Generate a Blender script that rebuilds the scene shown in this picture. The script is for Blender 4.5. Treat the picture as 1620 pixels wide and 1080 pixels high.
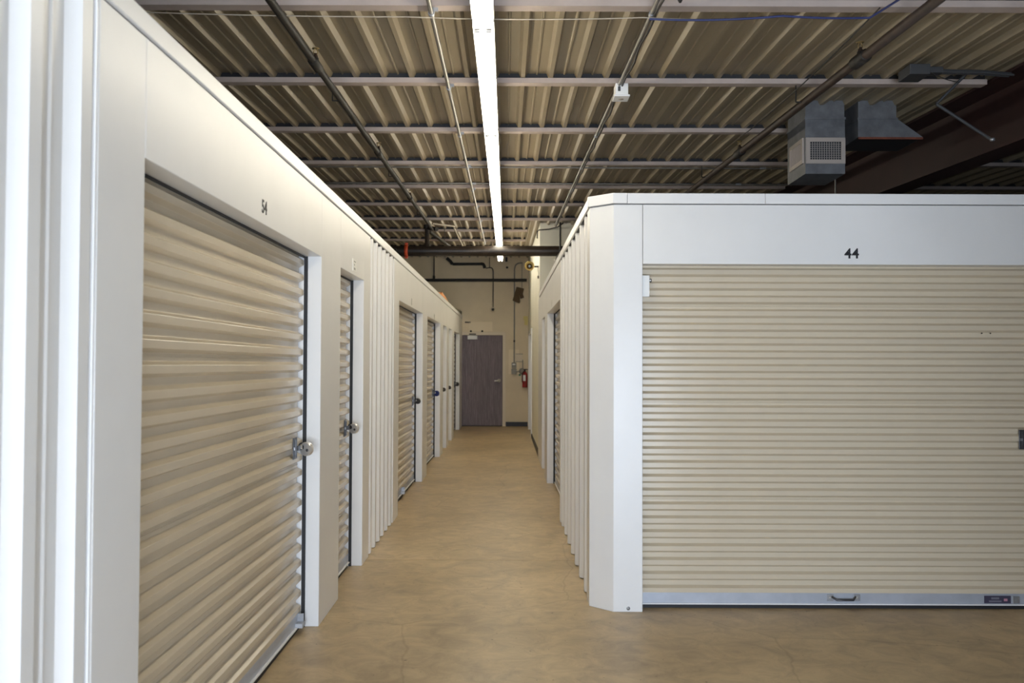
import bpy, math, random
from mathutils import Vector, Matrix
random.seed(7)
scene = bpy.context.scene
for o in list(bpy.data.objects):
    bpy.data.objects.remove(o)
C = scene.collection

# ------------------------------------------------------------------ camera, world, lights, exposure
FPX = 1480.0
cam = bpy.data.cameras.new('camera'); camo = bpy.data.objects.new('camera', cam); C.objects.link(camo)
cam.sensor_width = 36.0; cam.lens = 36.0 * FPX / 1620.0
cam.clip_start = 0.05; cam.clip_end = 200
cam.dof.use_dof = True; cam.dof.focus_distance = 6.6; cam.dof.aperture_fstop = 3.4
camo.matrix_world = (Matrix.Translation((0, 0, 1.62))
                     @ Matrix.Rotation(math.atan(2 / FPX), 4, 'Z')
                     @ Matrix.Rotation(math.pi / 2 + math.atan(36 / FPX), 4, 'X')
                     @ Matrix.Rotation(math.radians(0.2), 4, 'Z'))
scene.camera = camo

w = bpy.data.worlds.new('sky'); scene.world = w; w.use_nodes = True
bg = w.node_tree.nodes['Background']
bg.inputs['Color'].default_value = (0.62, 0.76, 1.0, 1); bg.inputs['Strength'].default_value = 1.0

def area(name, loc, rot, sx, sy, power, col):
    L = bpy.data.lights.new(name, 'AREA'); L.shape = 'RECTANGLE'; L.size = sx; L.size_y = sy
    L.energy = power; L.color = col
    o = bpy.data.objects.new(name, L); C.objects.link(o)
    o.location = loc; o.rotation_euler = rot
    return o
# daylight coming in through the open entrance behind the camera
DAY = area('entrance_daylight', (0.4, -3.12, 0.97), (math.pi / 2, 0, 0), 3.0, 1.9, 435, (0.73, 0.84, 1.0))

TUBE_STRENGTH = 25.0
vs = scene.view_settings
vs.view_transform = 'Standard'; vs.look = 'None'; vs.exposure = 0.12; vs.gamma = 1.0; vs.use_curve_mapping = False
scene.display_settings.display_device = 'sRGB'
scene.cycles.max_bounces = 8; scene.cycles.diffuse_bounces = 5; scene.cycles.glossy_bounces = 3
scene.cycles.use_denoising = True
scene.cycles.sample_clamp_indirect = 6.0

# ------------------------------------------------------------------ materials
MATS = {}
def mat(name, col, rough=0.5, metal=0.0, noise=0.0, nscale=6.0, col2=None, bump=0.0, bscale=40.0, emit=None, spec=0.5, stretch=None, nlo=0.35, nhi=0.65):
    m = bpy.data.materials.new(name); m.use_nodes = True
    nt = m.node_tree; b = nt.nodes['Principled BSDF']
    b.inputs['Base Color'].default_value = (*col, 1); b.inputs['Roughness'].default_value = rough
    b.inputs['Metallic'].default_value = metal
    b.inputs['Specular IOR Level'].default_value = spec
    co = nt.nodes.new('ShaderNodeTexCoord')
    src = co.outputs['Object']
    if stretch:
        mp = nt.nodes.new('ShaderNodeMapping'); mp.inputs['Scale'].default_value = stretch
        nt.links.new(src, mp.inputs['Vector']); src = mp.outputs['Vector']
    if noise > 0 or col2:
        n = nt.nodes.new('ShaderNodeTexNoise'); n.inputs['Scale'].default_value = nscale; n.inputs['Detail'].default_value = 6
        n.inputs['Roughness'].default_value = 0.62
        nt.links.new(src, n.inputs['Vector'])
        r = nt.nodes.new('ShaderNodeValToRGB')
        c2 = col2 if col2 else tuple(max(0, c * (1 - noise)) for c in col)
        r.color_ramp.elements[0].position = nlo; r.color_ramp.elements[0].color = (*c2, 1)
        r.color_ramp.elements[1].position = nhi; r.color_ramp.elements[1].color = (*col, 1)
        nt.links.new(n.outputs['Fac'], r.inputs['Fac']); nt.links.new(r.outputs['Color'], b.inputs['Base Color'])
    if bump > 0:
        n2 = nt.nodes.new('ShaderNodeTexNoise'); n2.inputs['Scale'].default_value = bscale; n2.inputs['Detail'].default_value = 4
        nt.links.new(src, n2.inputs['Vector'])
        bp = nt.nodes.new('ShaderNodeBump'); bp.inputs['Strength'].default_value = bump; bp.inputs['Distance'].default_value = 0.01
        nt.links.new(n2.outputs['Fac'], bp.inputs['Height']); nt.links.new(bp.outputs['Normal'], b.inputs['Normal'])
    if emit:
        b.inputs['Emission Color'].default_value = (*emit[0], 1); b.inputs['Emission Strength'].default_value = emit[1]
    MATS[name] = m
    return m

WHITE = mat('white_painted_steel', (0.82, 0.815, 0.80), 0.32, noise=0.05, nscale=1.3, bump=0.012, bscale=3.0)
CAPW = mat('white_cap_steel', (0.85, 0.845, 0.835), 0.3)
TAN = mat('tan_painted_steel', (0.64, 0.555, 0.42), 0.24, noise=0.06, nscale=2.0)
BLACK = mat('black_rubber_and_shade', (0.012, 0.012, 0.014), 0.6)  # rubber parts, and black strips standing for shaded gaps
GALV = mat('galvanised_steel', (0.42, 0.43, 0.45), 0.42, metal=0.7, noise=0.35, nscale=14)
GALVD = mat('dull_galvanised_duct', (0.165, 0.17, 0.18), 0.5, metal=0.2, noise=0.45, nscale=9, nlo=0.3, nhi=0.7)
BAR = mat('bottom_bar_steel', (0.46, 0.49, 0.55), 0.4, metal=0.25, noise=0.15, nscale=5)
CHROME = mat('polished_steel', (0.75, 0.73, 0.70), 0.33, metal=0.75)
DSTEEL = mat('dark_latch_steel', (0.10, 0.10, 0.105), 0.4, metal=0.6, noise=0.3, nscale=30)
DECK = mat('roof_deck_paint', (0.265, 0.213, 0.135), 0.42, noise=0.18, nscale=1.6, stretch=(1, 0.25, 1))
PURL = mat('purlin_primer', (0.44, 0.365, 0.325), 0.5, noise=0.15, nscale=4)
IRON = mat('black_iron_pipe', (0.013, 0.0105, 0.008), 0.55, noise=0.5, nscale=9)
IRONR = mat('brown_iron_main', (0.034, 0.023, 0.016), 0.40, noise=0.5, nscale=7)
RUSTP = mat('rusty_iron_pipe', (0.050, 0.028, 0.018), 0.55, noise=0.55, nscale=12)
EMT = mat('conduit_steel', (0.24, 0.225, 0.20), 0.36, metal=0.6, noise=0.2, nscale=20)
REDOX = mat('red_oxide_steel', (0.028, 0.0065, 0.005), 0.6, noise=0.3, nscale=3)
ORANGE = mat('orange_coupling', (0.62, 0.075, 0.02), 0.45, noise=0.25, nscale=20)
FARW = mat('beige_plaster', (0.78, 0.67, 0.49), 0.75, noise=0.10, nscale=1.6, bump=0.05, bscale=30)
CREAM = mat('cream_painted_block', (0.86, 0.83, 0.70), 0.5, noise=0.07, nscale=1.8)
PATCH = mat('paler_plaster_patch', (0.84, 0.73, 0.55), 0.7)
DARKW = mat('dim_building_wall', (0.10, 0.09, 0.08), 0.8)
FRAMEC = mat('door_frame_paint', (0.74, 0.65, 0.51), 0.5)
BASEB = mat('black_vinyl_base', (0.02, 0.02, 0.024), 0.5)
LAMPW = mat('lamp_white_enamel', (0.85, 0.85, 0.83), 0.4)
TUBE = mat('glowing_tube', (0.9, 0.9, 0.9), 0.4, emit=((1.0, 0.92, 0.75), TUBE_STRENGTH))
INK = mat('black_vinyl_numerals', (0.008, 0.008, 0.01), 0.5)
GREYINK = mat('faded_grey_print', (0.42, 0.41, 0.38), 0.6)
PLATEW = mat('white_plate', (0.86, 0.86, 0.83), 0.4)
BLUEC = mat('blue_cable', (0.015, 0.025, 0.11), 0.5)
WIREW = mat('pale_wire', (0.42, 0.37, 0.30), 0.6)
HORN = mat('yellowed_horn', (0.62, 0.47, 0.18), 0.5, noise=0.15, nscale=10)
HORNIN = mat('horn_throat', (0.10, 0.06, 0.02), 0.6)
BLUEG = mat('blue_grey_plastic', (0.35, 0.45, 0.6), 0.4)
CARD = mat('brown_cardboard', (0.13, 0.085, 0.04), 0.8, noise=0.2, nscale=8)
YELLOW = mat('yellow_card', (0.72, 0.62, 0.24), 0.6)
ORTARP = mat('orange_fabric', (0.55, 0.20, 0.035), 0.7, noise=0.4, nscale=25)
DKWOOD = mat('dark_board', (0.10, 0.085, 0.05), 0.8)
REDP = mat('red_extinguisher_paint', (0.26, 0.014, 0.012), 0.35)
BLUEL = mat('blue_lock_body', (0.015, 0.03, 0.16), 0.35)
BRASS = mat('brass', (0.33, 0.24, 0.11), 0.4, metal=0.8)
GREYBOX = mat('grey_electrical_box', (0.28, 0.265, 0.23), 0.5)
DGREY = mat('dark_grey_enamel', (0.045, 0.047, 0.05), 0.5)
GREEN = mat('green_tag', (0.03, 0.16, 0.06), 0.5)
STICK = mat('dark_warning_sticker', (0.055, 0.05, 0.085), 0.4)
STICKT = mat('sticker_grey_print', (0.18, 0.18, 0.22), 0.4)
PINK = mat('sticker_pink_print', (0.5, 0.25, 0.32), 0.4)
GREYWRAP = mat('grey_wrap', (0.28, 0.255, 0.225), 0.8, noise=0.6, nscale=7)
RUSTE = mat('rusty_lip', (0.20, 0.055, 0.025), 0.7, noise=0.5, nscale=20)
GRILLE = mat('grille_bars', (0.30, 0.27, 0.25), 0.5)
GRILF = mat('register_frame_enamel', (0.38, 0.33, 0.29), 0.45)

def floor_mat():
    m = bpy.data.materials.new('sealed_concrete'); m.use_nodes = True
    nt = m.node_tree; b = nt.nodes['Principled BSDF']; N = nt.nodes; Lk = nt.links
    co = N.new('ShaderNodeTexCoord')
    n1 = N.new('ShaderNodeTexNoise'); n1.inputs['Scale'].default_value = 0.9; n1.inputs['Detail'].default_value = 8; n1.inputs['Roughness'].default_value = 0.6
    n2 = N.new('ShaderNodeTexNoise'); n2.inputs['Scale'].default_value = 5.5; n2.inputs['Detail'].default_value = 8; n2.inputs['Roughness'].default_value = 0.7
    n2.inputs['Distortion'].default_value = 0.8
    n3 = N.new('ShaderNodeTexNoise'); n3.inputs['Scale'].default_value = 38; n3.inputs['Detail'].default_value = 2
    for n in (n1, n2, n3): Lk.new(co.outputs['Object'], n.inputs['Vector'])
    r1 = N.new('ShaderNodeValToRGB'); e = r1.color_ramp.elements
    e[0].position = 0.32; e[0].color = (0.40, 0.298, 0.165, 1)
    e[1].position = 0.68; e[1].color = (0.61, 0.468, 0.275, 1)
    r2 = N.new('ShaderNodeValToRGB'); e = r2.color_ramp.elements
    e[0].position = 0.30; e[0].color = (0.60, 0.58, 0.56, 1)
    e[1].position = 0.62; e[1].color = (1.0, 1.0, 1.0, 1)
    r3 = N.new('ShaderNodeValToRGB'); e = r3.color_ramp.elements
    e[0].position = 0.245; e[0].color = (0.30, 0.28, 0.25, 1)
    e[1].position = 0.27; e[1].color = (1, 1, 1, 1)
    Lk.new(n1.outputs['Fac'], r1.inputs['Fac']); Lk.new(n2.outputs['Fac'], r2.inputs['Fac']); Lk.new(n3.outputs['Fac'], r3.inputs['Fac'])
    m1 = N.new('ShaderNodeMix'); m1.data_type = 'RGBA'; m1.blend_type = 'MULTIPLY'; m1.inputs['Factor'].default_value = 1
    Lk.new(r1.outputs['Color'], m1.inputs['A']); Lk.new(r2.outputs['Color'], m1.inputs['B'])
    m2 = N.new('ShaderNodeMix'); m2.data_type = 'RGBA'; m2.blend_type = 'MULTIPLY'; m2.inputs['Factor'].default_value = 1
    Lk.new(m1.outputs['Result'], m2.inputs['A']); Lk.new(r3.outputs['Color'], m2.inputs['B'])
    # thin wandering hairline cracks
    nw = N.new('ShaderNodeTexNoise'); nw.inputs['Scale'].default_value = 1.2; nw.inputs['Detail'].default_value = 5
    Lk.new(co.outputs['Object'], nw.inputs['Vector'])
    mx = N.new('ShaderNodeMix'); mx.data_type = 'VECTOR'; mx.inputs['Factor'].default_value = 0.25
    Lk.new(co.outputs['Object'], mx.inputs['A']); Lk.new(nw.outputs['Color'], mx.inputs['B'])
    vo = N.new('ShaderNodeTexVoronoi'); vo.feature = 'DISTANCE_TO_EDGE'; vo.inputs['Scale'].default_value = 0.55
    Lk.new(mx.outputs['Result'], vo.inputs['Vector'])
    r4 = N.new('ShaderNodeValToRGB'); e = r4.color_ramp.elements
    e[0].position = 0.0; e[0].color = (0.80, 0.78, 0.75, 1); e[1].position = 0.003; e[1].color = (1, 1, 1, 1)
    Lk.new(vo.outputs['Distance'], r4.inputs['Fac'])
    m3 = N.new('ShaderNodeMix'); m3.data_type = 'RGBA'; m3.blend_type = 'MULTIPLY'; m3.inputs['Factor'].default_value = 1
    Lk.new(m2.outputs['Result'], m3.inputs['A']); Lk.new(r4.outputs['Color'], m3.inputs['B'])
    Lk.new(m3.outputs['Result'], b.inputs['Base Color'])
    rr = N.new('ShaderNodeMapRange'); rr.inputs['To Min'].default_value = 0.30; rr.inputs['To Max'].default_value = 0.52
    Lk.new(n2.outputs['Fac'], rr.inputs['Value']); Lk.new(rr.outputs['Result'], b.inputs['Roughness'])
    bp = N.new('ShaderNodeBump'); bp.inputs['Strength'].default_value = 0.06; bp.inputs['Distance'].default_value = 0.01
    Lk.new(n2.outputs['Fac'], bp.inputs['Height']); Lk.new(bp.outputs['Normal'], b.inputs['Normal'])
    return m
FLOOR = floor_mat()

def wood_mat():
    m = bpy.data.materials.new('dark_wood_veneer'); m.use_nodes = True
    nt = m.node_tree; b = nt.nodes['Principled BSDF']; N = nt.nodes; Lk = nt.links
    co = N.new('ShaderNodeTexCoord')
    mp = N.new('ShaderNodeMapping'); mp.inputs['Scale'].default_value = (9, 9, 0.9)
    Lk.new(co.outputs['Object'], mp.inputs['Vector'])
    n = N.new('ShaderNodeTexNoise'); n.inputs['Scale'].default_value = 2.2; n.inputs['Detail'].default_value = 8; n.inputs['Distortion'].default_value = 1.6
    Lk.new(mp.outputs['Vector'], n.inputs['Vector'])
    wv = N.new('ShaderNodeTexWave'); wv.wave_type = 'BANDS'; wv.bands_direction = 'X'; wv.inputs['Scale'].default_value = 1.6
    wv.inputs['Distortion'].default_value = 7.0; wv.inputs['Detail'].default_value = 4
    Lk.new(mp.outputs['Vector'], wv.inputs['Vector'])
    r = N.new('ShaderNodeValToRGB'); e = r.color_ramp.elements
    e[0].position = 0.1; e[0].color = (0.120, 0.100, 0.116, 1); e[1].position = 0.95; e[1].color = (0.32, 0.275, 0.305, 1)
    ad = N.new('ShaderNodeMath'); ad.operation = 'MULTIPLY'
    Lk.new(n.outputs['Fac'], ad.inputs[0]); Lk.new(wv.outputs['Fac'], ad.inputs[1])
    ad2 = N.new('ShaderNodeMath'); ad2.operation = 'MULTIPLY'; ad2.inputs[1].default_value = 1.7
    Lk.new(ad.outputs[0], ad2.inputs[0]); Lk.new(ad2.outputs[0], r.inputs['Fac'])
    Lk.new(r.outputs['Color'], b.inputs['Base Color']); b.inputs['Roughness'].default_value = 0.6; b.inputs['Specular IOR Level'].default_value = 0.2
    return m
WOOD = wood_mat()

# ------------------------------------------------------------------ mesh helpers
class MB:
    def __init__(s): s.v = []; s.f = []; s.sm = []
    def add(s, vs_, fs, smooth=False):
        o = len(s.v); s.v += [tuple(p) for p in vs_]
        for f in fs: s.f.append([o + i for i in f]); s.sm.append(smooth)
        return s
    def hexa(s, lo, hi):   # lo, hi: 4 corner points each, same winding
        return s.add(list(lo) + list(hi), [(3, 2, 1, 0), (4, 5, 6, 7), (0, 1, 5, 4), (1, 2, 6, 5), (2, 3, 7, 6), (3, 0, 4, 7)])
    def box(s, x0, x1, y0, y1, z0, z1):
        lo = [(x0, y0, z0), (x1, y0, z0), (x1, y1, z0), (x0, y1, z0)]
        hi = [(x0, y0, z1), (x1, y0, z1), (x1, y1, z1), (x0, y1, z1)]
        return s.hexa(lo, hi)
    def tube(s, path, r, n=12, caps=True, smooth=True):
        pts = [Vector(p) for p in path]; rr = r if isinstance(r, (list, tuple)) else [r] * len(pts)
        rings = []; t0 = (pts[1] - pts[0]).normalized()
        u = t0.orthogonal().normalized()
        for i, p in enumerate(pts):
            if i == 0: t = t0
            elif i == len(pts) - 1: t = (pts[i] - pts[i - 1]).normalized()
            else: t = ((pts[i] - pts[i - 1]).normalized() + (pts[i + 1] - pts[i]).normalized()).normalized()
            u = (u - t * u.dot(t)).normalized(); v = t.cross(u)
            rings.append([p + (u * math.cos(a) + v * math.sin(a)) * rr[i] for a in [2 * math.pi * k / n for k in range(n)]])
        vsx = [q for ring in rings for q in ring]; fs = []
        for i in range(len(pts) - 1):
            for k in range(n):
                a = i * n + k; b2 = i * n + (k + 1) % n
                fs.append((a, b2, b2 + n, a + n))
        s.add(vsx, fs, smooth)
        if caps:
            s.add(rings[0], [tuple(reversed(range(n)))]); s.add(rings[-1], [tuple(range(n))])
        return s
    def lathe(s, prof, origin, axis=(0, 0, 1), n=20, smooth=True):
        ax = Vector(axis).normalized(); u = ax.orthogonal().normalized(); v = ax.cross(u); o = Vector(origin)
        vsx = []
        for (r, h) in prof:
            for k in range(n):
                a = 2 * math.pi * k / n
                vsx.append(o + ax * h + (u * math.cos(a) + v * math.sin(a)) * r)
        fs = []
        for i in range(len(prof) - 1):
            for k in range(n):
                a = i * n + k; b2 = i * n + (k + 1) % n
                fs.append((a, b2, b2 + n, a + n))
        return s.add(vsx, fs, smooth)
    def prism(s, poly, h0, h1, fn):   # poly 2-D, fn(a, b, h) -> point
        n = len(poly)
        vsx = [fn(a, b2, h0) for a, b2 in poly] + [fn(a, b2, h1) for a, b2 in poly]
        fs = [tuple(reversed(range(n))), tuple(range(n, 2 * n))] + [(i, (i + 1) % n, n + (i + 1) % n, n + i) for i in range(n)]
        return s.add(vsx, fs)
    def build(s, name, m, parent=None, origin=None, bevel=0):
        og = Vector(parent['_o']) if parent is not None and '_o' in parent else Vector((0, 0, 0))
        loc = Vector(origin) if origin is not None else og
        me = bpy.data.meshes.new(name)
        me.from_pydata([tuple(Vector(p) - loc) for p in s.v], [], s.f)
        me.polygons.foreach_set('use_smooth', s.sm)
        me.materials.append(m); me.update()
        import bmesh
        bm = bmesh.new(); bm.from_mesh(me); bmesh.ops.recalc_face_normals(bm, faces=bm.faces); bm.to_mesh(me); bm.free()
        o = bpy.data.objects.new(name, me); C.objects.link(o)
        if parent is not None: o.parent = parent
        o.location = loc - og if parent is not None else loc
        o['_o'] = tuple(loc)
        if bevel:
            b = o.modifiers.new('bevel', 'BEVEL'); b.width = bevel; b.segments = 2; b.limit_method = 'ANGLE'
        return o

def tag(o, label=None, cat=None, group=None, kind=None):
    if label: o['label'] = label
    if cat: o['category'] = cat
    if group: o['group'] = group
    if kind: o['kind'] = kind
    return o
def empty(name, loc):
    o = bpy.data.objects.new(name, None); C.objects.link(o); o.location = loc; o['_o'] = tuple(loc); o.empty_display_size = 0.1
    return o

FS = 16 / 1480.0                      # the slab falls gently towards the entrance
def fz(y): return FS * y
CSL = 49 / 1480.0                     # roof pitch
CDX = -0.008                          # roof framing runs slightly askew to the corridor
def cz(y, H): return 1.62 + H + CSL * y
def cp(x, y, H): return (x + CDX * y, y, cz(y, H))

def text_mesh(name, s_, size, m, parent, loc, rot, bold=0.0):
    cu = bpy.data.curves.new(name, 'FONT'); cu.body = s_; cu.size = size; cu.align_x = 'CENTER'; cu.align_y = 'CENTER'
    cu.extrude = 0.0008; cu.offset = bold; cu.space_character = 1.08
    to = bpy.data.objects.new('tmp', cu); C.objects.link(to)
    bpy.context.view_layer.update()
    me = bpy.data.meshes.new_from_object(to.evaluated_get(bpy.context.evaluated_depsgraph_get()))
    bpy.data.objects.remove(to)
    me.materials.clear(); me.materials.append(m)
    o = bpy.data.objects.new(name, me); C.objects.link(o); o.parent = parent
    o.location = Vector(loc) - Vector(parent['_o']); o.rotation_euler = rot
    return o

# ------------------------------------------------------------------ floor
fl = tag(empty('floor', (0, 7, 0)), kind='structure')
cuts = [-3.4, 1.3, 7.394, 13.45, 21.3]
for a, b in zip(cuts[:-1], cuts[1:]):
    a2, b2 = a + 0.0035, b - 0.0035
    mb = MB()
    mb.hexa([(-6.3, a2, fz(a2) - 0.15), (9.3, a2, fz(a2) - 0.15), (9.3, b2, fz(b2) - 0.15), (-6.3, b2, fz(b2) - 0.15)],
            [(-6.3, a2, fz(a2)), (9.3, a2, fz(a2)), (9.3, b2, fz(b2)), (-6.3, b2, fz(b2))])
    mb.build('floor_slab', FLOOR, fl)
mb = MB()
mb.hexa([(-6.3, -3.4, fz(-3.4) - 0.2), (9.3, -3.4, fz(-3.4) - 0.2), (9.3, 21.3, fz(21.3) - 0.2), (-6.3, 21.3, fz(21.3) - 0.2)],
        [(-6.3, -3.4, fz(-3.4) - 0.012), (9.3, -3.4, fz(-3.4) - 0.012), (9.3, 21.3, fz(21.3) - 0.012), (-6.3, 21.3, fz(21.3) - 0.012)])
mb.build('joint_bed', BASEB, fl)

# ------------------------------------------------------------------ ceiling: ribbed roof panels on purlins
HP = 1.669                            # underside of purlins above eye level
HD = HP + 0.036                       # bottom of the deck ribs
ce = tag(empty('ceiling', (0, 7, 3.6)), kind='structure')
PITCH = 0.186
prof = []
for i in range(5):
    x = i * PITCH
    prof += [(x - 0.030, 0.034), (x - 0.013, 0.0), (x + 0.013, 0.0), (x + 0.030, 0.034),
             (x + 0.5 * PITCH - 0.009, 0.034), (x + 0.5 * PITCH - 0.004, 0.026), (x + 0.5 * PITCH + 0.004, 0.026), (x + 0.5 * PITCH + 0.009, 0.034)]
prof.append((5 * PITCH - 0.030, 0.034))
prof_back = [(x, z + 0.004) for x, z in prof]
Y0, Y1 = -3.4, 21.2
panel_me = None
px0 = 0.989 + CDX * -6.17
xs = px0 - PITCH * 5 * 8
k = 0
while xs < 9.2:
    mb = MB(); n = len(prof)
    vsx = []
    for yy in (Y0, Y1):
        for (x, z) in prof: vsx.append((x + CDX * yy, yy, cz(yy, HD) + z))
        for (x, z) in prof_back: vsx.append((x + CDX * yy, yy, cz(yy, HD) + z + 0.002))
    fs = []
    for i in range(n - 1):
        fs.append((i, i + 1, 2 * n + i + 1, 2 * n + i)); fs.append((n + i + 1, n + i, 3 * n + i, 3 * n + i + 1))
    if panel_me is None:
        mb.add(vsx, fs); o = mb.build('roof_panel', DECK, ce, origin=(0, 0, 0)); panel_me = o.data
    else:
        o = bpy.data.objects.new('roof_panel', panel_me); C.objects.link(o); o.parent = ce
    o.location = Vector((xs, 0, 0)) - Vector(ce['_o'])
    xs += 5 * PITCH; k += 1
PY = [-2.8, -1.3, 0.2, 1.71, 3.22, 4.723, 6.191, 7.695, 9.202, 10.689, 12.177, 13.747, 15.288, 16.88, 18.4, 19.9]
def purlin(y, xa, xb):
    mb = MB(); w_ = 0.085; h = 0.034; t = 0.004
    # channel: near lip, bottom flange, far web
    secs = [(0, 0), (w_, 0), (w_, h), (w_ - t, h), (w_ - t, t), (t, t), (t, h), (0, h)]
    n = len(secs); vsx = []
    for x in (xa, xb):
        for (dy, dz) in secs: vsx.append((x + CDX * y, y + dy, cz(y, HP) + dz + CSL * dy))
    fs = [(i, (i + 1) % n, n + (i + 1) % n, n + i) for i in range(n)] + [(0, 1, 4, 5), (1, 2, 3, 4), (0, 5, 6, 7), (n, n + 5, n + 4, n + 1), (n + 1, n + 4, n + 3, n + 2), (n, n + 7, n + 6, n + 5)]
    mb.add(vsx, fs)
    po = mb.build('purlin', PURL, ce)
    q = MB()
    def PP(x, dy, h): return (x + CDX * y, y + dy, cz(y, HP) + CSL * dy + h)
    q.hexa([PP(xa, 0.030, 0.035), PP(xb, 0.030, 0.035), PP(xb, 0.042, 0.035), PP(xa, 0.042, 0.035)], [PP(xa, 0.030, 0.072), PP(xb, 0.030, 0.072), PP(xb, 0.042, 0.072), PP(xa, 0.042, 0.072)])
    q.build('gap_shade_strip', BLACK, po)  # black strip stands for the shade in the gaps between deck ribs
for y in PY:
    xe = 0.35 if y > 14.5 else 3.2
    purlin(y, -6.1, xe + 0.0)
    if y < 14: purlin(y, 3.62, 9.1)

# ------------------------------------------------------------------ enclosing building walls
def wallbox(name, m, x0, x1, y0, y1, ztop=None, zb=None):
    mb = MB()
    zt0 = cz(y0, HD) + 0.05 if ztop is None else ztop; zt1 = cz(y1, HD) + 0.05 if ztop is None else ztop
    b0 = fz(y0) if zb is None else zb; b1 = fz(y1) if zb is None else zb
    mb.hexa([(x0, y0, b0), (x1, y0, b0), (x1, y1, b1), (x0, y1, b1)], [(x0, y0, zt0), (x1, y0, zt0), (x1, y1, zt1), (x0, y1, zt1)])
    return tag(mb.build(name, m, origin=((x0 + x1) / 2, (y0 + y1) / 2, b0)), kind='structure')
WF = 21.04
wallbox('wall_side_west', DARKW, -6.3, -6.1, -3.3, WF + 0.2)
wallbox('wall_side_east', DARKW, 9.1, 9.3, -3.3, WF + 0.2)
wallbox('wall_entrance_west', DARKW, -6.1, -1.25, -3.35, -3.2)
wallbox('wall_entrance_east', DARKW, 2.0, 9.1, -3.35, -3.2)
wallbox('wall_entrance_lintel', DARKW, -1.25, 2.0, -3.35, -3.2, zb=1.98)

# far wall with the exit door opening
DX0, DX1, DZ0, DZ1 = -1.167, -0.238, fz(WF), 2.272
FW0, FW1 = -1.235, -0.168            # outer edges of frame
wf = tag(empty('wall_far', (0, WF, fz(WF))), kind='structure')
zt = cz(WF, HD) + 0.06
MB().box(-6.1, FW0, WF, WF + 0.15, fz(WF), zt).build('wall_panel', FARW, wf)
MB().box(FW1, 0.6, WF, WF + 0.15, fz(WF), zt).build('wall_panel', FARW, wf)
MB().box(FW0, FW1, WF, WF + 0.15, 2.34, zt).build('wall_panel', FARW, wf)
MB().box(-1.0, -0.47, WF - 0.006, WF, 2.36, 2.57).build('patch_board', PATCH, wf)
MB().box(-0.10, 0.13, WF - 0.004, WF, 1.40, 1.95).build('paint_patch', PATCH, wf)
for (x, z) in ((-0.955, 2.36), (-0.70, 2.36), (-0.145, 3.80)):
    MB().lathe([(0.0, -0.012), (0.022, -0.010), (0.026, 0)], (x, WF, z), (0, 1, 0), 10).build('bolt_hole', IRON, wf)
MB().box(-1.09, -0.96, WF - 0.006, WF, 2.545, 2.575).build('rust_mark', RUSTP, wf)
MB().box(-0.185, -0.135, WF - 0.03, WF, 3.93, 4.03).build('conduit_body', IRON, wf)
bb = MB(); bb.box(-0.165, 0.33, WF - 0.012, WF, fz(WF), fz(WF) + 0.10)
tag(bb.build('baseboard_far', BASEB, origin=(0, WF, fz(WF))), kind='structure')

# ------------------------------------------------------------------ cream block pier/room on the right beyond the units
RS = 0.0118
def rx(y): return 0.495 - RS * (y - 6.07)
cb = tag(empty('wall_cream_block', (0.5, 14.67, fz(14.67))), kind='structure')
def rbox(mb, s0, s1, t0, t1, z0, z1, bottom=True):
    def P(s_, t, z): return (rx(s_) + t, s_, z)
    za, zb_ = (fz(s0), fz(s1)) if z0 is None else (z0, z0)
    mb.hexa([P(s0, t0, za), P(s0, t1, za), P(s1, t1, zb_), P(s1, t0, zb_)], [P(s0, t0, z1), P(s0, t1, z1), P(s1, t1, z1), P(s1, t0, z1)])
    return mb
def rbox_c(mb, s0, s1, t0, t1, z0):   # up to the roof
    def P(s_, t, z): return (rx(s_) + t, s_, z)
    za, zb_ = (fz(s0), fz(s1)) if z0 is None else (z0, z0)
    mb.hexa([P(s0, t0, za), P(s0, t1, za), P(s1, t1, zb_), P(s1, t0, zb_)], [P(s0, t0, cz(s0, HD) + 0.036), P(s0, t1, cz(s0, HD) + 0.036), P(s1, t1, cz(s1, HD) + 0.036), P(s1, t0, cz(s1, HD) + 0.036)])
    return mb
rbox_c(MB(), 14.67, 18.44, 0.02, 0.16, None).build('block_wall', CREAM, cb)
rbox_c(MB(), 18.44, 20.25, 0.02, 0.16, 2.33).build('block_wall', CREAM, cb)
rbox_c(MB(), 20.25, WF, 0.02, 0.16, None).build('block_wall', CREAM, cb)
MB().hexa([(rx(14.67) + 0.16, 14.67, fz(14.6)), (9.1, 14.67, fz(14.6)), (9.1, 14.9, fz(14.6)), (rx(14.67) + 0.16, 14.9, fz(14.6))],
          [(rx(14.67) + 0.16, 14.67, cz(14.67, HD) + 0.036), (9.1, 14.67, cz(14.67, HD) + 0.036), (9.1, 14.9, cz(14.9, HD) + 0.036), (rx(14.67) + 0.16, 14.9, cz(14.9, HD) + 0.036)]).build('block_wall', CREAM, cb)
bb = MB(); rbox(bb, 14.75, 18.40, 0.005, 0.02, None, fz(16) + 0.09)
tag(bb.build('baseboard_corridor', BASEB, origin=(0.4, 16.5, fz(16.5))), kind='structure')
d2 = tag(empty('door_2', (rx(19.3), 19.3, fz(19.3))), kind='structure')
rbox(MB(), 18.36, 18.46, 0.0, 0.16, None, 2.33).build('door_frame', WHITE, d2)
rbox(MB(), 20.20, 20.30, 0.0, 0.16, None, 2.33).build('door_frame', WHITE, d2)
rbox(MB(), 18.46, 20.20, 0.0, 0.16, 2.25, 2.33).build('door_frame', WHITE, d2)
rbox(MB(), 18.46, 20.20, 0.10, 0.14, None, 2.25).build('door_leaf', WHITE, d2)

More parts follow.
